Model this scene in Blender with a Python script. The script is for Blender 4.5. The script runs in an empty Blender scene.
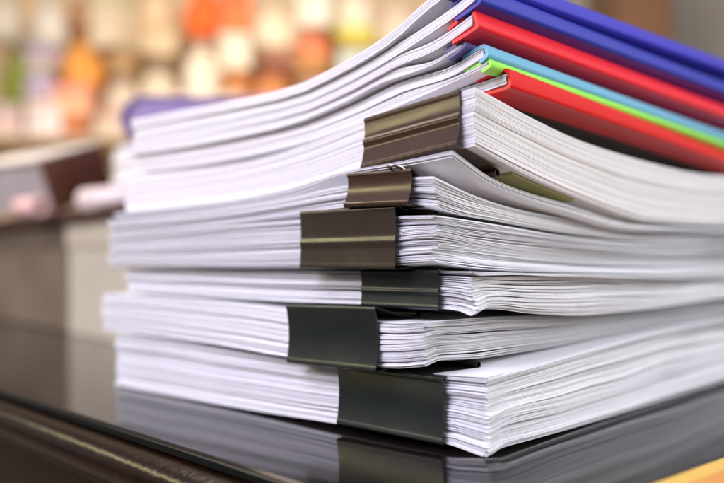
import bpy, bmesh, math, random
import numpy as np
from mathutils import Vector, Matrix, Euler

MM = 0.001
scene = bpy.context.scene
COL = scene.collection
random.seed(7)

# ------------------------------------------------------------------ materials
def new_mat(name):
    m = bpy.data.materials.new(name); m.use_nodes = True
    nt = m.node_tree
    return m, nt, nt.nodes['Principled BSDF']

def plain(name, col, rough=0.5, spec=0.5, metal=0.0, coat=0.0, bump=0.0, bscale=200, var=0.0, vscale=40, sss=0.0):
    m, nt, p = new_mat(name)
    p.inputs['Base Color'].default_value = (*col, 1)
    p.inputs['Roughness'].default_value = rough
    p.inputs['Specular IOR Level'].default_value = spec
    p.inputs['Metallic'].default_value = metal
    p.inputs['Coat Weight'].default_value = coat
    if sss:
        p.inputs['Subsurface Weight'].default_value = sss
        p.inputs['Subsurface Scale'].default_value = 0.002
    if bump or var:
        tc = nt.nodes.new('ShaderNodeTexCoord')
    if bump:
        n = nt.nodes.new('ShaderNodeTexNoise'); n.inputs['Scale'].default_value = bscale
        n.inputs['Detail'].default_value = 4
        nt.links.new(tc.outputs['Object'], n.inputs['Vector'])
        b = nt.nodes.new('ShaderNodeBump'); b.inputs['Strength'].default_value = bump
        b.inputs['Distance'].default_value = 0.0005
        nt.links.new(n.outputs['Fac'], b.inputs['Height'])
        nt.links.new(b.outputs['Normal'], p.inputs['Normal'])
    if var:
        n = nt.nodes.new('ShaderNodeTexNoise'); n.inputs['Scale'].default_value = vscale
        n.inputs['Detail'].default_value = 5
        nt.links.new(tc.outputs['Object'], n.inputs['Vector'])
        r = nt.nodes.new('ShaderNodeMapRange')
        r.inputs['From Min'].default_value = 0.3; r.inputs['From Max'].default_value = 0.7
        r.inputs['To Min'].default_value = 1 - var; r.inputs['To Max'].default_value = 1 + var
        nt.links.new(n.outputs['Fac'], r.inputs['Value'])
        h = nt.nodes.new('ShaderNodeHueSaturation')
        h.inputs['Color'].default_value = (*col, 1)
        nt.links.new(r.outputs['Result'], h.inputs['Value'])
        nt.links.new(h.outputs['Color'], p.inputs['Base Color'])
    return m

def paper_mat(name, a, b, trans=0.0):
    """white office paper, every sheet (mesh island) a slightly different white"""
    m, nt, p = new_mat(name)
    g = nt.nodes.new('ShaderNodeNewGeometry')
    r = nt.nodes.new('ShaderNodeValToRGB')
    r.color_ramp.elements[0].color = (*a, 1); r.color_ramp.elements[1].color = (*b, 1)
    nt.links.new(g.outputs['Random Per Island'], r.inputs['Fac'])
    tc = nt.nodes.new('ShaderNodeTexCoord')
    n = nt.nodes.new('ShaderNodeTexNoise'); n.inputs['Scale'].default_value = 900
    n.inputs['Detail'].default_value = 3
    nt.links.new(tc.outputs['Object'], n.inputs['Vector'])
    mr = nt.nodes.new('ShaderNodeMapRange')
    mr.inputs['From Min'].default_value = 0.3; mr.inputs['From Max'].default_value = 0.7
    mr.inputs['To Min'].default_value = 0.94; mr.inputs['To Max'].default_value = 1.03
    nt.links.new(n.outputs['Fac'], mr.inputs['Value'])
    h = nt.nodes.new('ShaderNodeHueSaturation')
    nt.links.new(r.outputs['Color'], h.inputs['Color'])
    nt.links.new(mr.outputs['Result'], h.inputs['Value'])
    nt.links.new(h.outputs['Color'], p.inputs['Base Color'])
    p.inputs['Roughness'].default_value = 0.62
    p.inputs['Specular IOR Level'].default_value = 0.3
    return m

def enamel(name, col, edge, rough=0.22):
    """glossy enamel on spring steel, faint scuffs and dust"""
    m, nt, p = new_mat(name)
    tc = nt.nodes.new('ShaderNodeTexCoord')
    mp = nt.nodes.new('ShaderNodeMapping'); mp.inputs['Scale'].default_value = (1.0, 1.0, 5.0)
    nt.links.new(tc.outputs['Object'], mp.inputs['Vector'])
    n = nt.nodes.new('ShaderNodeTexNoise'); n.inputs['Scale'].default_value = 320; n.inputs['Detail'].default_value = 6
    n.inputs['Roughness'].default_value = 0.7
    nt.links.new(mp.outputs['Vector'], n.inputs['Vector'])
    mr = nt.nodes.new('ShaderNodeMapRange')
    mr.inputs['From Min'].default_value = 0.62; mr.inputs['From Max'].default_value = 0.8
    nt.links.new(n.outputs['Fac'], mr.inputs['Value'])
    mx = nt.nodes.new('ShaderNodeMix'); mx.data_type = 'RGBA'
    mx.inputs['A'].default_value = (*col, 1); mx.inputs['B'].default_value = (*edge, 1)
    nt.links.new(mr.outputs['Result'], mx.inputs['Factor'])
    nt.links.new(mx.outputs['Result'], p.inputs['Base Color'])
    n2 = nt.nodes.new('ShaderNodeTexNoise'); n2.inputs['Scale'].default_value = 90; n2.inputs['Detail'].default_value = 3
    nt.links.new(tc.outputs['Object'], n2.inputs['Vector'])
    m2 = nt.nodes.new('ShaderNodeMapRange')
    m2.inputs['To Min'].default_value = rough - 0.06; m2.inputs['To Max'].default_value = rough + 0.14
    nt.links.new(n2.outputs['Fac'], m2.inputs['Value'])
    nt.links.new(m2.outputs['Result'], p.inputs['Roughness'])
    b = nt.nodes.new('ShaderNodeBump'); b.inputs['Strength'].default_value = 0.12; b.inputs['Distance'].default_value = 0.0003
    nt.links.new(n2.outputs['Fac'], b.inputs['Height']); nt.links.new(b.outputs['Normal'], p.inputs['Normal'])
    return m

def wood(name, c1, c2, rough=0.2, scale=(6, 60, 60), coat=0.5, spec=0.5, rot=0.0, bump=0.0):
    m, nt, p = new_mat(name)
    tc = nt.nodes.new('ShaderNodeTexCoord')
    mp = nt.nodes.new('ShaderNodeMapping'); mp.inputs['Scale'].default_value = scale
    mp.inputs['Rotation'].default_value = (0, 0, rot)
    nt.links.new(tc.outputs['Object'], mp.inputs['Vector'])
    n = nt.nodes.new('ShaderNodeTexNoise'); n.inputs['Scale'].default_value = 3; n.inputs['Detail'].default_value = 8
    n.inputs['Roughness'].default_value = 0.65; n.inputs['Distortion'].default_value = 0.6
    nt.links.new(mp.outputs['Vector'], n.inputs['Vector'])
    r = nt.nodes.new('ShaderNodeValToRGB')
    r.color_ramp.elements[0].position = 0.3; r.color_ramp.elements[1].position = 0.72
    r.color_ramp.elements[0].color = (*c1, 1); r.color_ramp.elements[1].color = (*c2, 1)
    nt.links.new(n.outputs['Fac'], r.inputs['Fac']); nt.links.new(r.outputs['Color'], p.inputs['Base Color'])
    mr = nt.nodes.new('ShaderNodeMapRange')
    mr.inputs['To Min'].default_value = max(0.02, rough - 0.05); mr.inputs['To Max'].default_value = rough + 0.08
    nt.links.new(n.outputs['Fac'], mr.inputs['Value']); nt.links.new(mr.outputs['Result'], p.inputs['Roughness'])
    p.inputs['Specular IOR Level'].default_value = spec
    p.inputs['Coat Weight'].default_value = coat; p.inputs['Coat Roughness'].default_value = 0.08
    if bump:
        b = nt.nodes.new('ShaderNodeBump'); b.inputs['Strength'].default_value = bump; b.inputs['Distance'].default_value = 0.0006
        n3 = nt.nodes.new('ShaderNodeTexNoise'); n3.inputs['Scale'].default_value = 260; n3.inputs['Detail'].default_value = 5
        nt.links.new(tc.outputs['Object'], n3.inputs['Vector'])
        nt.links.new(n3.outputs['Fac'], b.inputs['Height']); nt.links.new(b.outputs['Normal'], p.inputs['Normal'])
    return m

PAPER = paper_mat('office_paper', (0.70, 0.70, 0.735), (0.86, 0.86, 0.875))
PAPER_WARM = paper_mat('office_paper_cream', (0.74, 0.725, 0.735), (0.87, 0.855, 0.86))
CLIP_BLACK = enamel('black_enamel', (0.009, 0.013, 0.012), (0.03, 0.036, 0.032), 0.26)
CLIP_OLIVE = enamel('olive_brown_enamel', (0.028, 0.021, 0.013), (0.045, 0.034, 0.02), 0.2)
CLIP_BROWN = enamel('brown_enamel', (0.040, 0.019, 0.010), (0.065, 0.034, 0.020), 0.2)
STEEL = plain('bright_steel_wire', (0.6, 0.56, 0.5), 0.25, metal=1.0)

# ------------------------------------------------------------------ object helpers
def tag(o, label=None, cat=None, group=None, kind=None):
    if label: o['label'] = label
    if cat: o['category'] = cat
    if group: o['group'] = group
    if kind: o['kind'] = kind
    return o

def empty(name, loc, rot=(0, 0, 0)):
    o = bpy.data.objects.new(name, None); COL.objects.link(o)
    o.empty_display_size = 0.01
    o.location = loc; o.rotation_euler = rot
    return o

def mesh_obj(name, verts, faces, mat, parent=None, smooth=True, mw=None):
    me = bpy.data.meshes.new(name)
    me.from_pydata([tuple(v) for v in verts], [], faces)
    me.validate()
    bm = bmesh.new(); bm.from_mesh(me); bmesh.ops.recalc_face_normals(bm, faces=bm.faces); bm.to_mesh(me); bm.free()
    me.materials.append(mat)
    if smooth: me.polygons.foreach_set('use_smooth', [True] * len(me.polygons))
    o = bpy.data.objects.new(name, me); COL.objects.link(o)
    if parent: o.parent = parent
    return o

def bm_obj(name, bm, mat, parent=None, smooth=False):
    bmesh.ops.recalc_face_normals(bm, faces=bm.faces)
    me = bpy.data.meshes.new(name); bm.to_mesh(me); bm.free()
    me.materials.append(mat)
    if smooth: me.polygons.foreach_set('use_smooth', [True] * len(me.polygons))
    o = bpy.data.objects.new(name, me); COL.objects.link(o)
    if parent: o.parent = parent
    return o

def add_box(bm, c, s, bevel=0.0, rot=None):
    """box of size s centred at c (mm)"""
    r = bmesh.ops.create_cube(bm, size=1.0)
    vs = r['verts']
    for v in vs:
        p = Vector((v.co.x * s[0], v.co.y * s[1], v.co.z * s[2]))
        v.co = p
    if bevel:
        es = list({e for v in vs for e in v.link_edges})
        q = bmesh.ops.bevel(bm, geom=es, offset=bevel, segments=3, profile=0.6, affect='EDGES')
        vs = list({v for f in q['faces'] for v in f.verts} | {v for v in vs if v.is_valid})
    for v in vs:
        p = v.co.copy()
        if rot is not None: p = rot @ p
        v.co = (p + Vector(c)) * MM
    return vs

def add_lathe(bm, prof, c, n=32):
    """profile [(r,z)] mm around z through c"""
    rings = []
    for r, z in prof:
        rings.append([bm.verts.new(((c[0] + r * math.cos(2 * math.pi * k / n)) * MM,
                                    (c[1] + r * math.sin(2 * math.pi * k / n)) * MM, (c[2] + z) * MM)) for k in range(n)])
    for a, b in zip(rings[:-1], rings[1:]):
        for k in range(n):
            bm.faces.new((a[k], a[(k + 1) % n], b[(k + 1) % n], b[k]))
    bm.faces.new(rings[0]); bm.faces.new(rings[-1])

def add_tube(bm, pts, rad, n=10):
    """round wire through pts (mm)"""
    pts = [Vector(p) for p in pts]
    rings = []
    for i, p in enumerate(pts):
        t = (pts[min(i + 1, len(pts) - 1)] - pts[max(i - 1, 0)]).normalized()
        a = t.orthogonal().normalized() if i == 0 else (rings_n - t * rings_n.dot(t)).normalized()
        rings_n = a
        b = t.cross(a)
        rings.append([bm.verts.new((p + (a * math.cos(2 * math.pi * k / n) + b * math.sin(2 * math.pi * k / n)) * rad) * MM) for k in range(n)])
    for a, b in zip(rings[:-1], rings[1:]):
        for k in range(n):
            bm.faces.new((a[k], a[(k + 1) % n], b[(k + 1) % n], b[k]))
    bm.faces.new(rings[0]); bm.faces.new(rings[-1])

# ------------------------------------------------------------------ the stack's own axes (mm)
U = np.array([-0.742, 0.670]); U /= np.linalg.norm(U)        # along the short edge, away to the left
V = np.array([0.670, 0.742]); V -= U * V.dot(U); V /= np.linalg.norm(V)
ORG = np.array([36.0, 243.0])

class Frame:
    """origin at the near corner of one bundle, x' along its short edge, y' along its long edge"""
    def __init__(s, u0, v0, deg):
        a = math.radians(deg)
        s.o = ORG + U * u0 + V * v0
        s.u = U * math.cos(a) + V * math.sin(a)
        s.v = V * math.cos(a) - U * math.sin(a)
    def at(s, u, v):
        return s.o[0] + s.u[0] * u + s.v[0] * v, s.o[1] + s.u[1] * u + s.v[1] * v

def smooth_curve(kn):
    """monotone cubic through knots [(x, y)]"""
    x = np.array([k[0] for k in kn], float); y = np.array([k[1] for k in kn], float)
    h = np.diff(x); d = np.diff(y) / h
    m = np.zeros(len(x))
    for i in range(1, len(x) - 1):
        m[i] = 0 if d[i - 1] * d[i] <= 0 else (h[i - 1] + h[i]) / (h[i] / d[i - 1] + h[i - 1] / d[i])
    m[0], m[-1] = d[0], d[-1]
    def f(q):
        q = np.clip(np.asarray(q, float), x[0], x[-1])
        i = np.clip(np.searchsorted(x, q, side='right') - 1, 0, len(x) - 2)
        t = (q - x[i]) / h[i]
        return ((2 * t**3 - 3 * t**2 + 1) * y[i] + (t**3 - 2 * t**2 + t) * h[i] * m[i]
                + (-2 * t**3 + 3 * t**2) * y[i + 1] + (t**3 - t**2) * h[i] * m[i + 1])
    return f

UG = np.array([0, .8, 2, 4, 6.5, 9, 12, 16, 21, 27, 34, 42, 52, 64, 78, 94, 112, 132, 152, 172, 188, 198, 205, 209, 210], float)
VG = np.array([0, .6, 1.5, 3, 5, 7.5, 10.5, 14, 18, 23, 29, 36, 44, 54, 66, 80, 96, 114, 134, 156, 180, 206, 232, 258, 280, 293, 297], float)

def sheet_block(name, frame, bot, top, n, seed, parent=None, mat=PAPER, thick=0.19, jit=0.4, drift=0.7,
                rag=1.0, gaps=0.14, W=210.0, D=297.0, lean=(0.0, 0.0), corner_fan=1.0, origin=None):
    """n separate sheets of paper between surfaces bot(u, v) and top(u, v); never crossing each other"""
    rng = np.random.RandomState(seed)
    ug = UG * (W / 210.0); vg = VG * (D / 297.0)
    uu, vv = np.meshgrid(ug, vg, indexing='ij')
    nu, nv = uu.shape
    B = bot(uu, vv); T = top(uu, vv)
    Hh = np.maximum(T - B, n * 0.06)
    # how much room each sheet takes: some sheets stand apart in soft waves
    Ws = np.zeros((n, nu, nv))
    for k in range(n):
        w = 0.75 + 0.5 * rng.rand()
        sp = 0.0
        if rng.rand() < gaps:
            sp = rng.uniform(1.5, 6.0)
        ph = rng.rand(6) * 6.283
        S = np.clip(0.5 + 0.7 * np.sin(vv / rng.uniform(18, 60) + ph[0]), 0, 1.3) * (0.14 + 0.86 * np.exp(-uu / 40.0)) + 0.08 * np.sin(uu / rng.uniform(25, 60) + ph[1])
        S = np.maximum(S, 0)
        small = 0.5 * rng.rand() * (1 + np.sin(vv / rng.uniform(6, 14) + ph[2]) * np.sin(uu / rng.uniform(8, 20) + ph[3]))
        near = np.exp(-((uu / 14.0) ** 2) - (vv / 9.0) ** 2)
        fan = rag * near * (rng.rand() ** 3) * 8.0
        Ws[k] = w + sp * S + small + fan
    cum = np.cumsum(Ws, axis=0)
    tot = cum[-1]
    low = (cum - Ws) / tot; pit = Ws / tot
    verts = []; faces = []
    idx = np.arange(nu * nv).reshape(nu, nv)
    # quads, top sheet and bottom sheet of each slab
    q = np.stack([idx[:-1, :-1], idx[1:, :-1], idx[1:, 1:], idx[:-1, 1:]], -1).reshape(-1, 4)
    qb = q[:, ::-1] + nu * nv
    ring = np.concatenate([idx[:, 0], idx[-1, 1:], idx[-2::-1, -1], idx[0, -2:0:-1]])
    r2 = np.roll(ring, -1)
    qr = np.stack([ring, ring + nu * nv, r2 + nu * nv, r2], -1)
    quad = np.concatenate([q, qb, qr])
    eu, ev, er = 0.0, 0.0, 0.0
    allv, allf = [], []
    for k in range(n):
        if rng.rand() < 0.13:
            eu = rng.normal(0, drift); ev = rng.normal(0, drift); er = rng.normal(0, 0.0045) * (drift > 0.3)
        f = (k + 0.5) / n - 0.5
        du = eu + rng.normal(0, jit * 0.5) + lean[0] * f
        dv = ev + rng.normal(0, jit * 0.5) + lean[1] * f
        dv = max(dv, -0.9)                        # no sheet slides out through a clip's spine
        a = er + rng.normal(0, 0.0006)
        p = Hh * pit[k]
        th = np.minimum(thick, p * 0.92)
        zl = B + Hh * low[k] + 0.02
        zh = zl + th
        lu = uu + du - vv * a; lv = vv + dv + uu * max(a, -0.004) * 0.4
        x, y = frame.at(lu, lv)
        top_v = np.stack([x, y, zh], -1).reshape(-1, 3)
        bot_v = np.stack([x, y, zl], -1).reshape(-1, 3)
        allv.append(top_v); allv.append(bot_v)
        allf.append(quad + k * 2 * nu * nv)
    Vt = np.concatenate(allv) * MM; Fq = np.concatenate(allf)
    if origin is not None: Vt = Vt - np.array(origin) * MM
    me = bpy.data.meshes.new(name)
    me.vertices.add(len(Vt)); me.vertices.foreach_set('co', Vt.astype(np.float32).ravel())
    me.loops.add(Fq.size); me.loops.foreach_set('vertex_index', Fq.astype(np.int32).ravel())
    me.polygons.add(len(Fq))
    me.polygons.foreach_set('loop_start', np.arange(0, Fq.size, 4, dtype=np.int32))
    try: me.polygons.foreach_set('loop_total', np.full(len(Fq), 4, dtype=np.int32))
    except Exception: pass
    sm = np.concatenate([np.ones(len(q) + len(qb), bool), np.zeros(len(qr), bool)])
    me.update(calc_edges=True)
    me.polygons.foreach_set('use_smooth', np.tile(sm, n))
    # rims keep a crisp edge
    me.materials.append(mat)
    me.validate()
    if hasattr(me, 'set_sharp_from_angle'):
        me.set_sharp_from_angle(angle=math.radians(50))
    o = bpy.data.objects.new(name, me); COL.objects.link(o)
    if origin is not None: o.location = Vector(origin) * MM
    if parent: o.parent = parent
    return o

def surf(F, G):
    f = smooth_curve(F); g = smooth_curve(G); g0 = float(g(0.0))
    def s(u, v):
        w = np.exp(-np.maximum(u - 60, 0) / 160.0)
        return f(u) + (g(v) - g0) * w
    return s

# ------------------------------------------------------------------ six clipped bundles, from the table up
BUNDLES = [
 dict(key='b6', fr=(-2.5, -1.0, 0.3), n=104, seed=11,
      Fb=[(0,.2),(5,.9),(13,1.9),(36,1.9),(60,1.8),(110,.8),(160,.5),(210,.4)], Gb=[(0,.2),(3,.5),(9,1.5),(22,1.2),(60,.7),(118,.5),(222,.5),(297,.5)],
      Ft=[(0,24.2),(13,23.7),(36,22.8),(60,22.4),(110,23),(160,24.3),(210,24.8)], Gt=[(0,24.2),(22,25),(60,27),(118,29.6),(222,31.8),(297,32)],
      label='thickest bundle of white sheets at the bottom of the stack, lying on the dark table', rag=1.4, gaps=.16),
 dict(key='b5', fr=(13.5, -10, 3.5), n=72, seed=22,
      Fb=[(0,27),(12,25.2),(28,24.5),(70,24.2),(110,25.5),(210,26)], Gb=[(0,27),(7,28.3),(29,27.2),(60,27.6),(140,30.6),(240,32.6),(297,33)],
      Ft=[(0,40.4),(12,39.6),(28,39.8),(70,40.6),(80,41.4),(110,42.4),(160,43.4),(210,44.0)], Gt=[(0,40.4),(31,40.6),(50,40),(90,38.6),(140,38.6),(240,40.6),(297,41)],
      label='bundle of white sheets second from the table, corner set back', rag=1.0, gaps=.16),
 dict(key='b4', fr=(3, 0, 2.5), n=56, seed=33,
      Fb=[(0,42.4),(4,43.6),(12,44.1),(45,44.2),(80,43.9),(210,44.9)], Gb=[(0,42.4),(2,42.8),(6,44.2),(34,41.6),(72,39.5),(113,39.7),(204,42),(297,42.5)],
      Ft=[(0,56.2),(12,56.1),(45,55.8),(110,55.8),(210,56.2)], Gt=[(0,56.2),(10,55.8),(60,54.8),(113,53.4),(204,52.5),(297,52.6)],
      label='slim bundle of white sheets whose drooping corner points down, third from the table', rag=1.5, gaps=.2),
 dict(key='b3', fr=(12, -7, 3.3), n=68, seed=44,
      Fb=[(0,58.8),(12,58.2),(24,57.6),(66,57.4),(110,57.2),(210,57.4)], Gb=[(0,58.8),(6,58.2),(28,56.5),(80,55.3),(135,54.1),(226,53.1),(297,53.1)],
      Ft=[(0,73.2),(12,73.6),(24,73.8),(66,74.6),(100,74.2),(150,72.8),(210,72.0)], Gt=[(0,73.2),(13,73),(30,72.3),(80,69.3),(135,67.5),(226,70.6),(297,71)],
      label='bundle of white sheets fourth from the table, level with the middle of the stack', rag=1.4, gaps=.2),
 dict(key='b2', fr=(12, -7, 3.3), n=28, seed=55,
      Fb=[(0,76.2),(12,77.6),(30,78),(46,77.6),(70,76.6),(110,74.8),(210,72.5)], Gb=[(0,76.2),(13,74.0),(30,72.9),(80,69.8),(135,68.0),(226,71.1),(297,71.5)],
      Ft=[(0,85.4),(12,85.8),(30,85.8),(46,85),(70,82.8),(110,81),(160,80.2),(210,80.2)], Gt=[(0,85.4),(20,80.8),(40,77.9),(82,74.8),(135,70.8),(226,73.3),(297,73.6)],
      label='thin bundle of white sheets curling up under the brown clips, fifth from the table', rag=.8, gaps=.12),
 dict(key='b1', fr=(2, 0, 2.2), n=104, seed=66,
      Fb=[(0,94.4),(7,93.9),(30,92.4),(47,90.8),(65,88),(90,85.6),(120,84.3),(210,83.6)], Gb=[(0,94.4),(22,89.4),(53,84.1),(85,79.6),(115,76.4),(150,76.2),(222,77.2),(297,77.5)],
      Ft=[(0,112.6),(7,111.9),(30,110),(47,108.2),(65,105),(90,101.6),(120,99.4),(160,98.4),(210,98.8)], Gt=[(0,112.6),(28,107.8),(66,103),(118,100.6),(162,99.8),(222,102.5),(297,104)],
      label='thick bundle of white sheets right under the coloured slide bars, sagging along its long side', rag=.5, gaps=.035),
]
frames = {}
for b in BUNDLES:
    fr = Frame(*b['fr']); frames[b['key']] = fr
    x, y = fr.at(105, 148)
    z0 = min(k[1] for k in b['Gb'])
    o = sheet_block('paper_bundle', fr, surf(b['Fb'], b['Gb']), surf(b['Ft'], b['Gt']), b['n'], b['seed'],
                    rag=b['rag'], gaps=b['gaps'], origin=(x, y, z0), mat=PAPER_WARM if b['key'] in ('b1',) else PAPER,
                    jit=0.15 if b['key'] == 'b1' else 0.7, drift=0.25 if b['key'] == 'b1' else 0.8)
    tag(o, b['label'], 'paper bundle', 'clipped bundles of white paper in the stack')

# loose sheets lifting their corner between the two brown clips
frl = Frame(6, -6, 3.0)
x, y = frl.at(105, 148)
o = sheet_block('loose_sheets', frl,
    surf([(0,90.6),(20,89.6),(45,89.0),(75,83.6),(100,82.2),(160,81.4),(210,81.3)], [(0,90.6),(22,83.4),(40,80.2),(63,77.6),(121,72.2),(210,73.8),(297,74.2)]),
    surf([(0,92.7),(20,91.4),(45,90.3),(75,86.4),(100,84.6),(160,83.6),(210,83.4)], [(0,92.7),(22,85.5),(40,82.6),(63,80.3),(121,74.6),(210,75.6),(297,76)]),
    9, 77, rag=.3, gaps=.3, origin=(x, y, 81))
tag(o, 'few loose white sheets with a lifted corner between the two brown binder clips', 'loose sheets')

# pale yellow slip under the thickest top bundle
frs = Frame(1.0, 24, 2.2)
sv = []
for i in range(9):
    for j in range(2):
        u = 2.6 + j * 30; v = i * 5.0
        x, y = frs.at(u, v)
        sb = surf(BUNDLES[5]['Fb'], BUNDLES[5]['Gb'])
        z = float(sb(np.array(max(u, 0) + 0.), np.array(v + 22.))) - 0.7
        for dz in (0.3, -0.5):
            sv.append((x * MM, y * MM, (z + dz) * MM))
fs = []
def sid(i, j, k): return (i * 2 + j) * 2 + k
for i in range(8):
    fs += [(sid(i,0,0), sid(i+1,0,0), sid(i+1,1,0), sid(i,1,0)), (sid(i,0,1), sid(i,1,1), sid(i+1,1,1), sid(i+1,0,1)),
           (sid(i,0,0), sid(i,0,1), sid(i+1,0,1), sid(i+1,0,0)), (sid(i,1,0), sid(i+1,1,0), sid(i+1,1,1), sid(i,1,1))]
fs += [(sid(0,0,0), sid(0,1,0), sid(0,1,1), sid(0,0,1)), (sid(8,0,0), sid(8,0,1), sid(8,1,1), sid(8,1,0))]
slip = mesh_obj('divider_slip', sv, fs, plain('yellow_green_card', (0.34, 0.33, 0.13), 0.6), smooth=False)
tag(slip, 'yellowish green card slip peeking out behind the roll of the topmost brown clip', 'card slip')

# ------------------------------------------------------------------ binder clips
def clip_section(H, depth, top_in, bot_in, kind):
    """side outline of the spring body in (y inward, z up), spine at y=0, centred on z=0"""
    h = H / 2
    pts = []
    R = 1.25                                       # rolled ends hold the wire handles
    cz = h - top_in
    # top roll: from inside curl outwards
    for k in range(0, 12):
        a = math.radians(-60 + k * 30)
        pts.append((depth + R * math.sin(-a) * 1.0, cz + R - R * math.cos(-a)))
    pts = [(depth + R * math.sin(math.radians(a)), cz + R - R * math.cos(math.radians(a))) for a in range(310, -1, -25)]
    n = 8
    for k in range(1, n):
        t = k / n
        pts.append((depth * (1 - t) + 1.4 * t, cz * (1 - t) + (h - 0.25) * t - 0.6 * math.sin(math.pi * t) * (top_in > 2)))
    # rounded shoulder
    pts += [(0.9, h - 0.05), (0.35, h - 0.1), (0.05, h - 0.45), (0.0, h - 0.9)]
    m = 26
    for k in range(1, m):
        z = (h - 0.9) - (2 * h - 1.8) * k / m
        s = z / h
        if kind == 'ridge':      # two shallow troughs and a ridge in the middle
            y = 1.2 * (1 - s * s) + 0.95 * math.exp(-((s - 0.05) / 0.13) ** 2) * -1
        elif kind == 'line':     # a narrow groove
            y = 0.5 * (1 - s * s) - 0.45 * math.exp(-((s + 0.12) / 0.10) ** 2)
        else:                    # plain concave
            y = 1.25 * (1 - s * s)
        pts.append((y, z))
    pts += [(0.0, -h + 0.9), (0.05, -h + 0.45), (0.35, -h + 0.1), (0.9, -h + 0.05)]
    cb = -h + bot_in
    for k in range(1, n):
        t = k / n
        pts.append((1.4 * (1 - t) + depth * t, (-h + 0.25) * (1 - t) + cb * t + 0.6 * math.sin(math.pi * t) * (bot_in > 2)))
    pts += [(depth + R * math.sin(math.radians(a)), cb - R + R * math.cos(math.radians(a))) for a in range(0, 311, 25)]
    return pts

def thick_section(pts, t):
    P = [Vector((p[0], p[1])) for p in pts]
    out = []
    for i, p in enumerate(P):
        a = P[max(i - 1, 0)]; b = P[min(i + 1, len(P) - 1)]
        d = (b - a); d.normalize()
        nrm = Vector((-d.y, d.x))                # left of travel direction
        out.append((p + nrm * t * 0.5, p - nrm * t * 0.5))
    return out

def make_clip(name, frame, u0, width, zc, H, depth, top_in, bot_in, kind, mat, label, roll=0.0, pitch=0.0, dv=-0.7, yaw=0.0, handles=()):
    """width along the short edge starting at u0, spine facing the viewer side"""
    x, y = frame.at(u0 + width / 2, dv)
    root = empty(name, (x * MM, y * MM, zc * MM))
    ex = Vector((frame.u[0], frame.u[1], 0)); ey = Vector((frame.v[0], frame.v[1], 0)); ez = Vector((0, 0, 1))
    M = Matrix((ex, ey, ez)).transposed()
    M = M @ Euler((math.radians(pitch), math.radians(roll), math.radians(yaw))).to_matrix()
    root.matrix_world = Matrix.Translation((x * MM, y * MM, zc * MM)) @ M.to_4x4()
    tag(root, label, 'binder clip', 'metal binder clips along the short side of the stack')
    sec = thick_section(clip_section(H, depth, top_in, bot_in, kind), 0.42)
    ns = len(sec)
    xs = np.linspace(-width / 2, width / 2, 13)
    verts = []
    for xi, xx in enumerate(xs):
        e = abs(xx) / (width / 2)
        sh = 1.0
        for (a, b) in sec:
            # outer corners of the jaws are cut back a little
            for q in (a, b):
                yy = q[0]; zz = q[1]
                xoff = xx
                verts.append((xoff * MM, (yy + 0.05 * math.sin(xx * .3)) * MM, zz * MM))
    faces = []
    def vid(i, j, k): return (i * ns + j) * 2 + k
    for i in range(len(xs) - 1):
        for j in range(ns - 1):
            faces.append((vid(i, j, 0), vid(i + 1, j, 0), vid(i + 1, j + 1, 0), vid(i, j + 1, 0)))
            faces.append((vid(i, j, 1), vid(i, j + 1, 1), vid(i + 1, j + 1, 1), vid(i + 1, j, 1)))
        for j in (0, ns - 1):
            faces.append((vid(i, j, 0), vid(i, j, 1), vid(i + 1, j, 1), vid(i + 1, j, 0)))
    for i in (0, len(xs) - 1):
        for j in range(ns - 1):
            faces.append((vid(i, j, 0), vid(i, j + 1, 0), vid(i, j + 1, 1), vid(i, j, 1)))
    body = mesh_obj('body', verts, faces, mat, root)
    body.data.set_sharp_from_angle(angle=math.radians(55))
    for side, mode in handles:
        s = 1 if side == 'top' else -1
        zr = s * (H / 2 - (top_in if s > 0 else bot_in) + 1.25)
        bm = bmesh.new()
        w = width * 0.30
        if mode == 'over':                        # folded towards the spine, loop end past the edge
            yend = -1.6
            pts = [(-w, depth, zr), (-w * .75, depth * .65, zr + s * .7), (-3.2, depth * .2, zr + s * 1.8), (-2.2, 0.4, s * (H/2 + 0.9)),
                   (-1.4, yend, s * (H/2 + .9)), (0, yend - .8, s * (H/2 + .8)), (1.4, yend, s * (H/2 + .9)),
                   (2.2, .4, s * (H/2 + 0.9)), (3.2, depth * .2, zr + s * 1.8), (w * .75, depth * .65, zr + s * .7), (w, depth, zr)]
            pts = [(p[0] - width * 0.26, p[1], p[2]) for p in pts]
        else:                                     # laid back along the sheets
            pts = [(-w, depth, zr), (-w * .8, depth + 7, zr), (-4, depth + 17, zr), (-3, depth + 21, zr), (0, depth + 22.5, zr),
                   (3, depth + 21, zr), (4, depth + 17, zr), (w * .8, depth + 7, zr), (w, depth, zr)]
        add_tube(bm, pts, 0.55)
        bm_obj('wire_handle', bm, STEEL, root, True)
    return root

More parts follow.
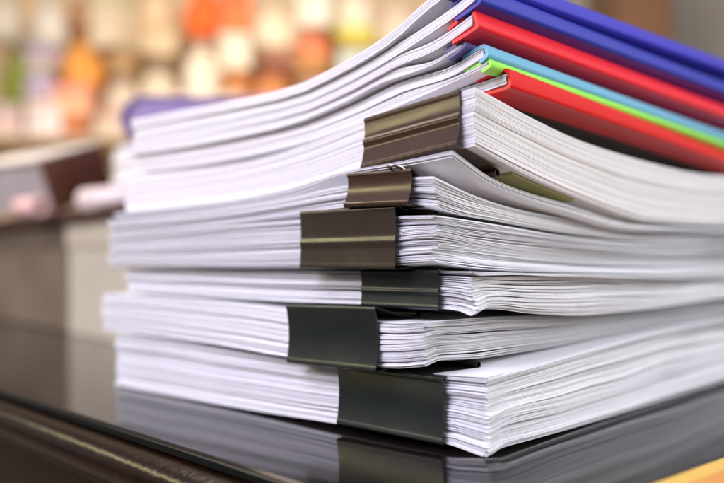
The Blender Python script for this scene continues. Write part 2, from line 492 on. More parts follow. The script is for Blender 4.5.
make_clip('binder_clip', frames['b6'], 14, 45.5, 12.9, 21.2, 20, -0.8, 0.2, 'plain', CLIP_BLACK,
          'lowest black binder clip, widest of all, just above the glossy table', roll=-0.6, dv=-3.0)
make_clip('binder_clip', frames['b5'], 18.2, 45.0, 33.7, 20.8, 21, 4.2, 2.0, 'plain', CLIP_BLACK,
          'black binder clip second from the table, jutting out over the lowest clip', roll=1.0, dv=-3.2)
make_clip('binder_clip', frames['b4'], 11.5, 34, 50.1, 12.6, 15, 0.6, 0.4, 'line', CLIP_BLACK,
          'small black green binder clip tucked back between two larger clips in mid stack', dv=-2.4)
make_clip('binder_clip', frames['b3'], 14.0, 46.5, 66.9, 20.4, 20, 3.3, 0.8, 'line', CLIP_OLIVE,
          'dark olive brown binder clip with a yellowish sheen line, third from the top', roll=-0.3, dv=-3.0)
make_clip('binder_clip', frames['b2'], 7.2, 28.5, 82.8, 11.4, 14, 3.6, 1.6, 'plain', CLIP_BROWN,
          'smallest binder clip, flat dull brown, second from the top with a wire loop above it', roll=-1.6, pitch=-8, dv=-4.0,
          handles=(('top', 'over'),))
make_clip('binder_clip', frames['b1'], 4.4, 41, 101.6, 18.4, 22, 0.6, -1.2, 'ridge', CLIP_BROWN,
          'large ridged brown binder clip with gold sheen, highest on the stack', roll=5.0, pitch=-11, dv=-2.8)

# ------------------------------------------------------------------ reports in plastic slide bars
def plastic(name, col, rough=0.3, sss=0.0, trans=0.0):
    m, nt, p = new_mat(name)
    p.inputs['Base Color'].default_value = (*col, 1); p.inputs['Roughness'].default_value = rough
    p.inputs['Specular IOR Level'].default_value = 0.45
    if trans: p.inputs['Transmission Weight'].default_value = trans
    tc = nt.nodes.new('ShaderNodeTexCoord')
    n = nt.nodes.new('ShaderNodeTexNoise'); n.inputs['Scale'].default_value = 260; n.inputs['Detail'].default_value = 4
    nt.links.new(tc.outputs['Object'], n.inputs['Vector'])
    b = nt.nodes.new('ShaderNodeBump'); b.inputs['Strength'].default_value = 0.1; b.inputs['Distance'].default_value = 0.0004
    nt.links.new(n.outputs['Fac'], b.inputs['Height']); nt.links.new(b.outputs['Normal'], p.inputs['Normal'])
    return m

# name, colour, u0, v0, rot, near centre z, far centre z (at 222 mm), tilt deg, spine height, lip length, gap at lips
REPORTS = [
 dict(c=(0.70, 0.012, 0.010), fr=(-2, 14, .2), zn=117.3, zf=112.0, tilt=8, h=6.8, L=12.5, g=3.8, lab='report in the lower of the two red slide bars, resting on the topmost clipped bundle'),
 dict(c=(0.33, 0.82, 0.10), fr=(0.6, 7, 1.6), zn=121.2, zf=117.4, tilt=13, h=3.2, L=10, g=1.8, half=1, lab='thin report in a lime green slide bar between red and light blue ones'),
 dict(c=(0.16, 0.44, 0.62), fr=(1.4, 6, 1.8), zn=125.2, zf=122.2, tilt=20, h=4.9, L=9.5, g=3.6, half=1, lab='report in a light blue slide bar just above the lime green one'),
 dict(c=(0.10, 0.08, 0.24), fr=(7.5, 3, 2.0), zn=127.8, zf=124.6, tilt=20, h=2.6, L=8, g=1.4, lab='report in a dull violet slide bar recessed beneath the upper red one'),
 dict(c=(0.82, 0.02, 0.035), fr=(2.2, 1, 2.6), zn=134.4, zf=133.6, tilt=22, h=7.4, L=11, g=3.8, lab='report in the upper red slide bar, directly beneath the dark blue ones'),
 dict(c=(0.03, 0.04, 0.36), fr=(0.5, 0, 2.8), zn=141.4, zf=144.2, tilt=24, h=7.2, L=11, g=3.8, lab='report in the lower of the two dark blue slide bars'),
 dict(c=(0.035, 0.03, 0.42), fr=(2.5, -2, 3.2), zn=147.9, zf=155.6, tilt=25, h=7.4, L=11, g=3.8, lab='topmost report of the whole stack, in a dark blue slide bar'),
]
def bar_section(h, L, g, t=1.0, half=0):
    """C-shaped channel, outside spine at y=0, lips towards +y"""
    o = [(L, g / 2 + t * .9), (L * .5, (h / 2 + g / 2 + t) / 2 + .15), (1.4, h / 2 - .05), (.6, h / 2 - .25), (.15, h / 2 - .7), (0, h / 2 - 1.3)]
    low = lambda q: [(min(a, 2.4) if half else a, -b) for a, b in reversed(q)]
    outer = o + [(0.0, 0)] + low(o)
    i = [(L, g / 2), (L * .5, (h / 2 + g / 2 + t) / 2 - t + .1), (t + 1.2, max(h / 2 - t, .5)), (t, max(h / 2 - t - .7, .3))]
    inner = i + low(i)
    return outer, inner

for i, r in enumerate(REPORTS):
    fr = Frame(*r['fr'])
    x0, y0 = fr.at(0, 0)
    root = empty('bound_report', (x0 * MM, y0 * MM, (r['zn'] - r['h'] / 2) * MM))
    tag(root, r['lab'], 'report', 'reports bound in coloured slide bars on top of the stack')
    sa = math.sin(math.radians(r['tilt'])); ca = math.cos(math.radians(r['tilt']))
    slope = (r['zf'] - r['zn']) / 222.0
    # slide bar
    outer, inner = bar_section(r['h'], r['L'], r['g'], half=0)
    prof = outer + inner[::-1]
    npf = len(prof)
    vs = []
    vstations = np.linspace(0, 297, 25)
    for vv_ in vstations:
        bow = 0.9 * math.sin(math.pi * vv_ / 297.0) * (0.5 if i < 2 else -0.4)
        for (a, b) in prof:
            if r.get('half') and b < 0: a = min(a, 1.6 + .25 * a)      # only a short lower lip
            uu_ = a * ca + b * sa * 1.0
            zz_ = b * ca - a * sa
            X, Y = fr.at(uu_, vv_)
            vs.append(((X - x0) * MM, (Y - y0) * MM, (zz_ + r['zn'] + slope * vv_ + bow - (r['zn'] - r['h'] / 2)) * MM))
    fc = []
    for s in range(len(vstations) - 1):
        for k in range(npf):
            k2 = (k + 1) % npf
            fc.append((s * npf + k, s * npf + k2, (s + 1) * npf + k2, (s + 1) * npf + k))
    no, ni = len(outer), len(inner)
    for s in (0, len(vstations) - 1):            # C-shaped end faces as a strip
        oo = [s * npf + k for k in range(no)]
        ii = [s * npf + no + (ni - 1 - k) for k in range(ni)]
        mi = ni // 2
        mo = no // 2
        # upper half
        def strip(A, Bq):
            a = b = 0
            while a < len(A) - 1 or b < len(Bq) - 1:
                if b >= len(Bq) - 1 or (a < len(A) - 1 and a / (len(A) - 1) <= b / (len(Bq) - 1)):
                    fc.append((A[a], A[a + 1], Bq[b])); a += 1
                else:
                    fc.append((A[a], Bq[b + 1], Bq[b])); b += 1
        strip(oo[:mo + 1], ii[:mi]); strip(oo[mo:], ii[mi:])
        fc.append((oo[mo], ii[mi], ii[mi - 1]))
    bar = mesh_obj('slide_bar', vs, fc, plastic('slide_bar_plastic', r['c'], 0.33), root)
    bar.data.set_sharp_from_angle(angle=math.radians(38))
    # pages
    lv = [(0.0, r['zn']), (r['L'], r['zn'] - r['L'] * sa), (r['L'] + 5, r['zn'] - (r['L'] + 4) * sa)]
    k = i + .5
    lv += [(33, 110.0 + 3.7 * k), (54, 106.6 + 3.4 * k), (90, 101.8 + 3.4 * k), (120, 100.0 + 3.75 * k), (145, 99.1 + 4.0 * k), (210, 99.4 + 4.25 * k)]
    cf = smooth_curve(lv)
    tf = smooth_curve([(0, r['g'] - .5), (r['L'], r['g'] - .5), (35, 3.5), (54, 3.33), (90, 3.35), (150, 4.02), (210, 4.22)])
    dzv = r['zf'] - r['zn']
    def mk(sgn, cf=cf, tf=tf, dzv=dzv, i=i):
        def s(u, v):
            w = np.exp(-np.maximum(u - 14, 0) / 70.0)
            bow = 0.9 * np.sin(np.pi * v / 297.0) * (0.5 if i < 2 else -0.4)
            return cf(u) + sgn * tf(u) / 2 + (dzv * v / 222.0 + bow) * w
        return s
    # in the bar the sheets stop short of the spine
    class Off:
        def __init__(s, f, du, dv): s.f, s.du, s.dv = f, du, dv
        def at(s, u, v): return s.f.at(u + s.du, v + s.dv)
    lo, hi = mk(-1), mk(1)
    du = 1.6
    o = sheet_block('pages', Off(fr, du, 0.2), (lambda u, v, lo=lo: lo(u + 1.6, v)), (lambda u, v, hi=hi: hi(u + 1.6, v)), 13, 200 + i,
                    mat=PAPER_WARM, jit=0.12, drift=0.1, rag=0.0, gaps=.05, thick=.26, D=296.5, W=206)
    o.parent = root; o.location = (-x0 * MM, -y0 * MM, -(r['zn'] - r['h'] / 2) * MM)

    if i == 0:      # dark sheet added as the shade in the gap under the lowest report
        o = sheet_block('gap_shade_sheet', Off(fr, 12.0, 16.0), (lambda u, v, lo=lo: lo(u + 12, v + 16) - 0.75), (lambda u, v, lo=lo: lo(u + 12, v + 16) - 0.35), 1, 300,
                        mat=plain('dark_olive_shade', (0.035, 0.028, 0.014), 0.6), jit=0.0, drift=0.0, rag=0.0, gaps=0, thick=.3, D=270, W=150)
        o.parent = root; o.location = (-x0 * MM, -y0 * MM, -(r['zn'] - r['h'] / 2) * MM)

# ------------------------------------------------------------------ table
# front edge of the table top runs from E0 to E1 (mm), seen bottom left
E0 = np.array([-169.0, 373.0]); E1 = np.array([-22.0, 217.0])
ed = (E1 - E0) / np.linalg.norm(E1 - E0)
en = np.array([ed[1], -ed[0]])
if en.dot(np.array([0, 0]) - E0) < 0: en = -en         # outwards, towards the viewer
table = empty('table', (0, 0.5, -0.03))
tag(table, 'dark brown lacquered table with glossy top and rounded front edge under the stack', 'table')
ang = math.atan2(ed[1], ed[0])
TABLE_TOP = wood('dark_lacquered_top', (0.004, 0.003, 0.003), (0.012, 0.008, 0.007), rough=0.06, coat=0.0, spec=0.7, rot=-ang, scale=(3, 30, 30))
EDGE_WOOD = wood('brown_table_edge', (0.004, 0.0015, 0.001), (0.013, 0.004, 0.002), rough=0.2, spec=0.2, bump=0.4, coat=0.0, rot=-ang, scale=(5, 50, 50))
GLASS_EDGE = plain('green_black_glass_edge', (0.002, 0.004, 0.004), 0.3, spec=.25)

def strip_profile(name, prof, mat, parent, length=(-900, 500), seg=40, wob=0.0):
    """extrude (n outward, z) profile along the table edge"""
    P0 = E0
    vs, fc = [], []
    st = np.linspace(length[0], length[1], seg)
    for s in st:
        for (n_, z_) in prof:
            p = P0 + ed * s + en * n_
            vs.append(((p[0]) * MM - parent.location.x, p[1] * MM - parent.location.y, z_ * MM - parent.location.z))
    m = len(prof)
    for a in range(len(st) - 1):
        for k in range(m):
            k2 = (k + 1) % m
            fc.append((a * m + k, a * m + k2, (a + 1) * m + k2, (a + 1) * m + k))
    fc.append(tuple(range(m))); fc.append(tuple((len(st) - 1) * m + k for k in range(m)))
    o = mesh_obj(name, vs, fc, mat, parent)
    o.data.set_sharp_from_angle(angle=math.radians(8 if name == 'top' else 25))
    return o

# glass-like top sheet (front edge polished round)
strip_profile('top', [(-1400, 0), (-0.6, 0), (-0.15, -.2), (0, -.7), (0, -3.4), (-.4, -4), (-1400, -4)], TABLE_TOP, table, length=(-1000, 700))
strip_profile('top_rim', [(0.05, -.9), (0.6, -1.2), (0.8, -2.2), (0.6, -3.3), (0.05, -3.6)], GLASS_EDGE, table, length=(-1000, 700))
rr = [(-1398, -4.3), (0.8, -4.3)]
for k in range(0, 11):
    a = math.radians(90 - k * 16)
    rr.append((2.0 + 7.5 * math.cos(a), -12.0 + 7.5 * math.sin(a)))
rr += [(1.5, -21.5), (0.5, -23), (-1398, -23)]
strip_profile('edge_molding', rr, EDGE_WOOD, table, length=(-1000, 700))
strip_profile('apron', [(-30, -23.3), (-6, -23.3), (-6, -90), (-4, -92), (-4, -98), (-30, -98)], EDGE_WOOD, table, length=(-900, 600))
bm = bmesh.new()
for s_, n_ in ((-850, -80), (-850, -1200), (600, -80), (600, -1200)):
    b2 = bmesh.new()
    p = E0 + ed * s_ + en * n_
    add_box(b2, (p[0], p[1] - 500, -370 + 30), (55, 55, 690), 4)
    bm_obj('leg', b2, EDGE_WOOD, table)
bm.free()

# yellow and orange pad near the bottom right corner
P0 = np.array([79.0, 210.0]); P1 = np.array([112.5, 240.0])
pd = (P1 - P0) / np.linalg.norm(P1 - P0); pn = np.array([pd[1], -pd[0]])
pad = empty('notebook', (P0[0] * MM, P0[1] * MM, 0))
pad.rotation_euler = (0, 0, math.atan2(pd[1], pd[0]))
tag(pad, 'yellow notebook with an orange stripe, cut off at the lower right edge', 'notebook')
bm = bmesh.new(); add_box(bm, (60, -50, 1.0), (150, 100, .9), .2)
bm_obj('cover', bm, plain('yellow_card', (0.66, 0.42, 0.08), 0.45, var=.05), pad)
bm = bmesh.new(); add_box(bm, (60, -30.3, 1.5), (149, 48, .25), .05)
bm_obj('stripe', bm, plain('orange_card', (0.60, 0.27, 0.06), 0.45), pad)
bm = bmesh.new(); add_box(bm, (60, -50.2, .3), (148, 98, .5), .1)
bm_obj('pages', bm, PAPER, pad)

# ------------------------------------------------------------------ things behind, on the same table
def place_dir(o, p, d):
    o.location = (p[0] * MM, p[1] * MM, p[2] * MM)
    o.rotation_euler = (0, 0, math.atan2(d[1], d[0]))

bd = np.array([-181.0, 219.0]); bd /= np.linalg.norm(bd)     # along the carton's face, away to the left
# cream carton, open towards nobody: face from (-253,673) to (-150,548)
cart = empty('carton', (0, 0, 0)); place_dir(cart, (-150, 548, 0), bd)
tag(cart, 'cream coloured cardboard carton standing on the table behind the left end of the stack', 'box')
bm = bmesh.new(); add_box(bm, (80, -100, 36), (160, 190, 72), 1.5)
bm_obj('body', bm, plain('cream_card', (0.46, 0.42, 0.33), 0.6, var=.06, vscale=25), cart)
bm = bmesh.new(); add_box(bm, (80, -100, 82), (163, 194, 20), 2)
bm_obj('lid', bm, plain('cream_card_lid', (0.45, 0.40, 0.31), 0.6, var=.06, vscale=25), cart)
dk = empty('file_box', (0, 0, 0)); place_dir(dk, (-254.5, 676, 0), bd)
tag(dk, 'dark brown file box at the left edge, next to the cream carton', 'box')
bm = bmesh.new(); add_box(bm, (140, -100, 45.8), (277, 190, 91.6), 3)
bm_obj('body', bm, plain('dark_brown_board', (0.15, 0.115, 0.08), 0.55, var=.25, vscale=12), dk)
bm = bmesh.new(); add_box(bm, (140, -4.2, 82), (279, 1.6, 17), .4)
bm_obj('lid_edge', bm, plain('dark_brown_lid', (0.11, 0.08, 0.055), 0.55), dk)

def px(x, y, Z):   # a place seen in the photograph, at a chosen distance (used for the far, blurred things only)
    return ((x - 362) / 798 * Z, Z, 58 + (265 - y) / 798 * Z)

# dark board on both boxes
bdr = empty('tray', (0, 0, 0)); place_dir(bdr, (-146, 546, 92.4), bd)
tag(bdr, 'flat dark brown tray laid across the carton and the dark file box', 'tray')
bm = bmesh.new(); add_box(bm, (215, -95, 3), (440, 200, 5), 1)
for yy in (3, -193): add_box(bm, (215, yy, 7), (440, 4, 8), 1)
bm_obj('tray_body', bm, plain('tray_brown', (0.055, 0.022, 0.014), 0.4), bdr)
bdr['kind'] = 'thing' if False else bdr.get('kind', '') or 'thing'
del bdr['kind']

# leaning document box with brown end
lb = empty('document_box', (0, 0, 0))
p = px(47, 186, 700)
lb.location = (p[0] * MM, p[1] * MM, 0.127)
lb.rotation_euler = (math.radians(20), math.radians(0), math.radians(-37))
tag(lb, 'grey topped document box with a dark brown end, tilted on the tray at the left', 'box')
bm = bmesh.new(); add_box(bm, (-75, 31, 0), (150, 60, 44), 1.5)
bm_obj('pages', bm, plain('grey_sheets', (0.40, 0.36, 0.36), 0.6, var=.1), lb)
bm = bmesh.new(); add_box(bm, (-75, 31, 23.6), (154, 66, 3), 1)
bm_obj('cover', bm, plain('grey_board', (0.58, 0.54, 0.48), 0.55), lb)
bm = bmesh.new(); add_box(bm, (2.0, 31, 0), (3, 66, 47), 1)
bm_obj('end_panel', bm, plain('brown_board', (0.13, 0.045, 0.025), 0.5), lb)

# white sheets on the carton, behind the stack
ws = empty('paper_pile', (0, 0, 0)); place_dir(ws, (-140, 562, 98.2), bd)
tag(ws, 'small pile of white paper with a yellowish edge behind the stack, left', 'paper pile')
bm = bmesh.new()
for k in range(18):
    add_box(bm, (40 + random.uniform(-2, 2), -80 + random.uniform(-2, 2), 1.5 + k * 3.0), (120, 150, 2.6), .5)
bm_obj('sheets', bm, PAPER_WARM, ws)
bm = bmesh.new(); add_box(bm, (104, -80, 29), (1.6, 148, 50), .4)
bm_obj('edge_strip', bm, plain('lime_tape', (0.55, 0.55, 0.22), 0.6), ws)

# rolled papers
for (xx, yy, L_, rad, col, lab) in ((20, 204, 36, 8.5, (0.72, 0.45, 0.42), 'short pink paper roll lying on the tray at the far left'),
                                   (86, 199, 60, 9.5, (0.74, 0.62, 0.62), 'pale paper roll with a pinkish end, lying beside the pile of white paper')):
    Z = 690 if xx < 50 else 622
    p = px(xx, yy, Z)
    ro = empty('paper_roll', (0, 0, 0)); ro.location = (p[0] * MM, p[1] * MM, (98.4 + rad) * MM)
    ro.rotation_euler = (0, 0, math.radians(-40 if xx < 50 else -35))
    tag(ro, lab, 'paper roll', 'paper rolls lying on the tray')
    bm = bmesh.new()
    n = 40; rings = []
    for s_ in (0, 1):
        for rr_ in (rad, rad * .55):
            rings.append([bm.verts.new((s_ * L_ * MM, rr_ * math.cos(2 * math.pi * k / n) * MM, rr_ * math.sin(2 * math.pi * k / n) * MM)) for k in range(n)])
    for a, b in ((0, 2), (1, 3), (0, 1), (2, 3)):
        for k in range(n): bm.faces.new((rings[a][k], rings[a][(k + 1) % n], rings[b][(k + 1) % n], rings[b][k]))
    bm_obj('roll', bm, plain('roll_paper', col, 0.6), ro, True)

# purple binder with rounded spine, lying on the pile
pb = empty('ring_binder', (0, 0, 0)); place_dir(pb, (-192, 632, 155.0), (1, 0.12))
tag(pb, 'purple binder with a rounded back lying behind the left end of the stack', 'binder')
def arch(name, wall, mat, x0=0, x1=150, hh=38, inner=False):
    prof = []
    r = hh / 2
    outer_ = [(x1, hh)] + [(r + r * math.cos(math.radians(a)), r + r * math.sin(math.radians(a))) for a in range(90, 271, 15)] + [(x1, 0)]
    r2 = r - wall
    inn = [(x1, wall)] + [(r + r2 * math.cos(math.radians(a)), r + r2 * math.sin(math.radians(a))) for a in range(270, 89, -15)] + [(x1, hh - wall)]
    prof = outer_ + inn
    if inner: prof = [(x1 - 2, hh - wall - .5)] + [(r + 2 + (r2 - 1) * math.cos(math.radians(a)), r + (r2 - .5) * math.sin(math.radians(a))) for a in range(90, 271, 15)] + [(x1 - 2, wall + .5)]
    vs = []
    for yy in (0, 210):
        for a, b in prof: vs.append((a * MM, (yy + (2 if inner and yy == 0 else 0)) * MM, b * MM))
    m = len(prof); fc = [(k, (k + 1) % m, m + (k + 1) % m, m + k) for k in range(m)]
    if inner:
        fc += [tuple(range(m)), tuple(range(m, 2 * m))]
    else:
        h_ = m // 2
        for b in (0, m):
            for k in range(h_ - 1): fc.append((b + k, b + k + 1, b + m - 2 - k, b + m - 1 - k))
    return mesh_obj(name, vs, fc, mat, pb)
arch('cover', 2.5, plain('purple_vinyl', (0.20, 0.13, 0.29), 0.4)).data.set_sharp_from_angle(angle=math.radians(40))
arch('pages', 3.0, plain('violet_tinted_pages', (0.24, 0.17, 0.33), 0.6), inner=True).data.set_sharp_from_angle(angle=math.radians(40))

# ------------------------------------------------------------------ room behind
wall = None
bm = bmesh.new(); add_box(bm, (0, 3000, 600), (7000, 40, 4200))
wall = bm_obj('wall', bm, plain('beige_wall', (0.52, 0.47, 0.38), 0.8, var=.05, vscale=3)); tag(wall, kind='structure')
bm = bmesh.new(); add_box(bm, (0, 1400, -712), (7000, 3300, 20))
flo = bm_obj('floor', bm, plain('dull_floor', (0.30, 0.24, 0.18), 0.5, var=.1, vscale=5)); tag(flo, kind='structure')

# open shelf unit
SZ = 2250.0
SH = wood('pale_wood', (0.62, 0.48, 0.30), (0.78, 0.62, 0.42), rough=0.5, coat=0.0, scale=(4, 30, 30))
shelf = empty('shelf_unit', (0, SZ * MM, -0.702))
tag(shelf, 'pale open shelf unit far behind the stack, blurred and full of bright things', 'shelf')
xL, xR = -1250, 330
for z_ in (405, 1000):
    bm = bmesh.new(); add_box(bm, ((xL + xR) / 2, 60, z_ + 702), (xR - xL - 22, 330, 14), 2)
    bm_obj('shelf_board', bm, SH, shelf)
for x_ in (xL, xR):
    bm = bmesh.new(); add_box(bm, (x_, 60, 860), (22, 330, 1700), 2)
    bm_obj('upright', bm, SH, shelf)
bm = bmesh.new(); add_box(bm, ((xL + xR) / 2, 232, 860), (xR - xL + 20, 8, 1700), 1)
bm_obj('back_panel', bm, plain('cream_back_panel', (0.66, 0.50, 0.32), 0.7, var=.06, vscale=4), shelf)

GRP = 'blurred things heaped on the far shelf'
def X(x): return (x - 362) / 798 * (SZ - 40)
def heap(xa, xb, items):
    """things piled on each other at one place of the shelf; items bottom-up: kind, height in mm, colour, shift, label"""
    z = 412.5
    for (kind, h, c, dx, lab) in items:
        w = X(xb) - X(xa); xc = (X(xa) + X(xb)) / 2 + dx
        rz = random.uniform(-0.45, 0.45)
        yc = SZ + random.uniform(-20, 40)
        root = empty({'box': 'storage_box', 'pile': 'folder_pile', 'pot': 'jar', 'bag': 'cloth_bag'}[kind], (xc * MM, yc * MM, z * MM), (0, 0, rz))
        tag(root, lab, {'box': 'box', 'pile': 'folder pile', 'pot': 'jar', 'bag': 'bag'}[kind], GRP)
        if kind == 'box':
            bm = bmesh.new(); add_box(bm, (0, 0, h * .4), (w * .93, 130, h * .8 - .5), 4); bm_obj('body', bm, plain('box_card', c, .6, var=.12, vscale=9), root)
            bm = bmesh.new(); add_box(bm, (0, 0, h * .9), (w * .97, 136, h * .2 - .5), 4); bm_obj('lid', bm, plain('box_lid', tuple(min(.9, q * random.uniform(.75, 1.2)) for q in c), .6), root)
        elif kind == 'pile':
            n = max(3, int(h / 13))
            for k in range(n):
                bm = bmesh.new(); add_box(bm, (random.uniform(-9, 9), random.uniform(-6, 6), (k + .5) * h / n), (w * random.uniform(.82, 1.0), 140, h / n * .88), 2)
                cc = tuple(max(0, min(.9, q * random.uniform(.6, 1.3))) for q in c); bm_obj('folder', bm, plain('folder_card', cc, .6), root)
        elif kind == 'pot':
            r = w * .5
            bm = bmesh.new(); add_lathe(bm, [(r * .7, 0), (r * .93, h * .14), (r, h * .42), (r * .88, h * .7), (r * .62, h * .84), (r * .6, h * .9)], (0, 0, 0)); bm_obj('body', bm, plain('jar_glaze', c, .4), root, True)
            bm = bmesh.new(); add_lathe(bm, [(r * .66, h * .9), (r * .68, h * .96), (r * .3, h)], (0, 0, 0)); bm_obj('lid', bm, plain('jar_lid', tuple(q * .8 for q in c), .4), root, True)
        else:
            bm = bmesh.new()
            add_lathe(bm, [(w * .36, 0), (w * .50, h * .12), (w * .53, h * .35), (w * .46, h * .6), (w * .30, h * .78), (w * .16, h * .86)], (0, 0, 0), 40)
            for v in bm.verts:
                a = math.atan2(v.co.y, v.co.x); k = 1 + .08 * math.sin(5 * a + v.co.z * 60) + .05 * math.sin(9 * a)
                v.co.x *= k; v.co.y *= k * .8
            bm_obj('sack', bm, plain('cloth', c, .8, var=.15, vscale=14), root, True)
            bm = bmesh.new(); add_lathe(bm, [(w * .14, h * .855), (w * .22, h * .93), (w * .27, h)], (0, 0, 0), 24); bm_obj('gathered_top', bm, plain('cloth_top', tuple(q * .9 for q in c), .8), root, True)
        z += h + .8
heap(-16, 20, [('box', 88, (.62,.44,.40), 0, 'dusty pink box low at the left end of the far shelf'), ('bag', 175, (.22,.26,.03), 22, 'olive green cloth bag at the far left'), ('pot', 130, (.56,.50,.40), -6, 'grey beige jar above the olive green bag')])
heap(24, 60, [('box', 96, (.78,.66,.62), 6, 'whitish pink box beside the dusty pink one'), ('pot', 86, (.50,.40,.50), -10, 'lilac grey jar on the whitish pink box'), ('pile', 70, (.58,.52,.42), 0, 'pile of grey folders over the lilac grey jar'), ('bag', 140, (.66,.60,.50), 8, 'pale sand cloth bag near the top left')])
heap(56, 96, [('pile', 52, (.58,.14,.04), -10, 'low pile of rust red folders above the grey topped box'), ('box', 92, (.82,.42,.22), -12, 'peach coloured box on the rust red folders'), ('bag', 150, (.86,.38,.07), 0, 'bright orange cloth bag, the largest orange spot at upper left'), ('pot', 90, (.36,.18,.08), 12, 'brown jar at the top edge over the bright orange bag')])
heap(99, 134, [('box', 60, (.66,.52,.38), 0, 'sand coloured box behind the purple binder'), ('bag', 110, (.72,.58,.42), 8, 'beige cloth bag on the sand coloured box'), ('pot', 70, (.46,.28,.12), 10, 'small brown jar on the beige bag'), ('box', 150, (.70,.58,.40), -4, 'tan box at the top, right of the orange bag')])
heap(138, 172, [('pile', 90, (.74,.62,.44), 0, 'pile of straw coloured folders behind the purple binder'), ('bag', 130, (.82,.70,.50), -8, 'pale straw cloth bag in the middle of the heap'), ('box', 80, (.62,.46,.26), 6, 'light brown box above the pale straw bag'), ('pot', 110, (.70,.50,.30), 0, 'ochre jar at the top, left of the orange red bag')])
heap(178, 214, [('box', 120, (.88,.78,.56), 0, 'cream box beside the stack of straw folders'), ('bag', 160, (.94,.88,.68), 4, 'creamy white cloth bag, brightest spot of the heap'), ('bag', 150, (.84,.15,.02), 12, 'orange red cloth bag at the top edge')])
heap(217, 250, [('box', 112, (.84,.70,.48), 0, 'pale yellow box right of the cream box'), ('pot', 78, (.60,.22,.06), 4, 'rust orange jar on the pale yellow box'), ('box', 96, (.88,.76,.54), -6, 'vanilla coloured box over the rust orange jar'), ('box', 120, (.80,.18,.04), -10, 'orange red box at the top edge beside the orange red bag')])
heap(254, 296, [('pile', 110, (.84,.72,.50), 0, 'pile of vanilla folders low behind the curved sheets'), ('pot', 66, (.74,.30,.10), -8, 'squat orange jar on the vanilla folders'), ('pile', 64, (.34,.15,.06), 6, 'pile of dark brown folders over the squat orange jar'), ('bag', 130, (.88,.76,.52), 0, 'butter coloured cloth bag over the dark brown folders')])
heap(298, 334, [('box', 165, (.80,.64,.44), 0, 'wheat coloured box behind the rising sheets'), ('pile', 46, (.44,.20,.08), -6, 'low pile of brown folders on the wheat coloured box'), ('pot', 84, (.86,.27,.12), -8, 'round coral jar right of the butter coloured bag'), ('box', 120, (.78,.70,.54), 4, 'off white box over the coral jar')])
heap(337, 376, [('box', 235, (.90,.82,.62), 0, 'tall ivory box nearest to the rising sheets'), ('pile', 56, (.80,.50,.08), 0, 'pile of mustard yellow folders on the tall ivory box'), ('bag', 130, (.84,.72,.54), 0, 'light cloth bag on the mustard yellow folders')])
heap(380, 424, [('box', 250, (.70,.54,.40), 0, 'light tan box at the right end of the shelf'), ('bag', 150, (.78,.64,.48), -6, 'fawn cloth bag on the light tan box at right')])

# brown cabinet by the wall, top right
cab = empty('cabinet', (0.83, 2.5, -0.702)); tag(cab, 'tall narrow brown cabinet against the wall behind the blue slide bars', 'cabinet')
bm = bmesh.new(); add_box(bm, (0, 0, 900), (170, 300, 1800), 5); bm_obj('body', bm, wood('brown_cabinet_wood', (.16, .07, .03), (.26, .13, .06), .4, coat=0), cab)
bm = bmesh.new(); add_box(bm, (0, -153, 900), (150, 6, 1700), 2); bm_obj('door', bm, wood('brown_door_wood', (.20, .09, .04), (.30, .15, .07), .4, coat=0), cab)
tl = empty('teal_bottle', (0.60, 2.3, 0.60))
bpy.data.objects.remove(tl)

# ------------------------------------------------------------------ light
def area(name, loc, target, size, power, col, size_y=None):
    l = bpy.data.lights.new(name, 'AREA'); l.energy = power; l.color = col; l.size = size
    if size_y: l.shape = 'RECTANGLE'; l.size_y = size_y
    o = bpy.data.objects.new(name, l); COL.objects.link(o); o.location = loc
    d = Vector(target) - Vector(loc); o.rotation_euler = d.to_track_quat('-Z', 'Y').to_euler()
    return o
area('key_light', (-0.75, -0.35, 0.75), (0, 0.3, 0.06), 0.7, 21.5, (0.80, 0.765, 1.0))
area('side_light', (0.95, -0.15, 0.55), (0.1, 0.35, 0.06), 0.7, 13.0, (0.95, 0.965, 1.0))
area('warm_light', (-0.7, 1.1, 1.2), (0, 0.35, 0.1), 0.6, 7.0, (1.0, 0.78, 0.60))
area('strip_light', (-0.85, 0.30, 0.34), (0, 0.27, 0.08), 0.9, 2.4, (1.0, 0.87, 0.48), 0.06)
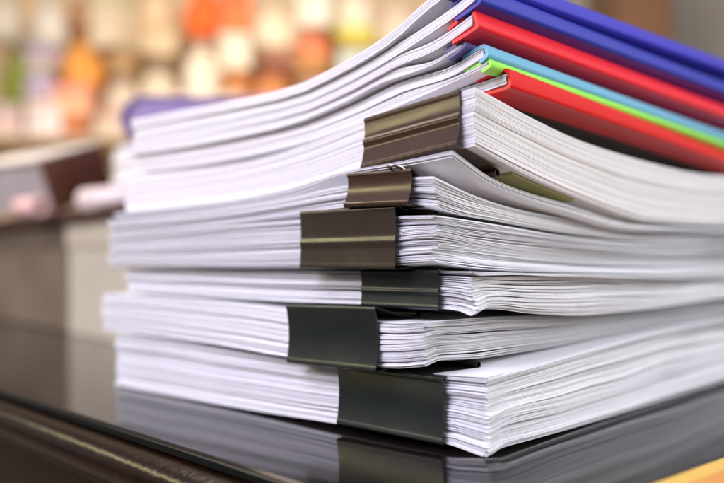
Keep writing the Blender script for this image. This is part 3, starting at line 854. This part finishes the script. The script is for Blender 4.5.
area('room_light', (-0.4, 0.85, 1.0), (-0.35, 2.4, 0.55), 1.0, 25.0, (1.0, 0.87, 0.73))

w = bpy.data.worlds.new('World'); scene.world = w; w.use_nodes = True
nt = w.node_tree; bg = nt.nodes['Background']; bg.inputs['Strength'].default_value = 0.62
tcw = nt.nodes.new('ShaderNodeTexCoord'); sx = nt.nodes.new('ShaderNodeSeparateXYZ')
nt.links.new(tcw.outputs['Generated'], sx.inputs['Vector'])
mrw = nt.nodes.new('ShaderNodeMapRange'); mrw.inputs['From Min'].default_value = -1; mrw.inputs['From Max'].default_value = 1
nt.links.new(sx.outputs['Z'], mrw.inputs['Value'])
cr = nt.nodes.new('ShaderNodeValToRGB'); nt.links.new(mrw.outputs['Result'], cr.inputs['Fac'])
els = cr.color_ramp.elements
els[0].position = 0.0; els[0].color = (0.10, 0.08, 0.07, 1)
els[1].position = 1.0; els[1].color = (0.95, 0.92, 1.0, 1)
for pos, c in ((0.44, (0.15, 0.12, 0.11, 1)), (0.50, (0.28, 0.26, 0.26, 1)), (0.56, (0.66, 0.61, 0.54, 1)), (0.62, (0.45, 0.42, 0.42, 1)), (0.78, (0.95, 0.92, 0.98, 1))):
    e = els.new(pos); e.color = c
nt.links.new(cr.outputs['Color'], bg.inputs['Color'])

# ------------------------------------------------------------------ camera
cd = bpy.data.cameras.new('Camera'); cam = bpy.data.objects.new('Camera', cd); COL.objects.link(cam)
cam.location = (0, 0, 0.058); cam.rotation_euler = (math.radians(90), 0, 0)
cd.sensor_width = 36; cd.lens = 798 / 724 * 36; cd.shift_y = 23.5 / 724
cd.clip_start = 0.005; cd.clip_end = 50
cd.dof.use_dof = True; cd.dof.focus_distance = 0.258; cd.dof.aperture_fstop = 39.7 / 8.6
cd.dof.aperture_blades = 0
scene.camera = cam
scene.view_settings.view_transform = 'Standard'; scene.view_settings.look = 'None'
scene.view_settings.exposure = 0.0; scene.view_settings.gamma = 1.0
scene.cycles.max_bounces = 8; scene.cycles.diffuse_bounces = 5
scene.cycles.use_denoising = True
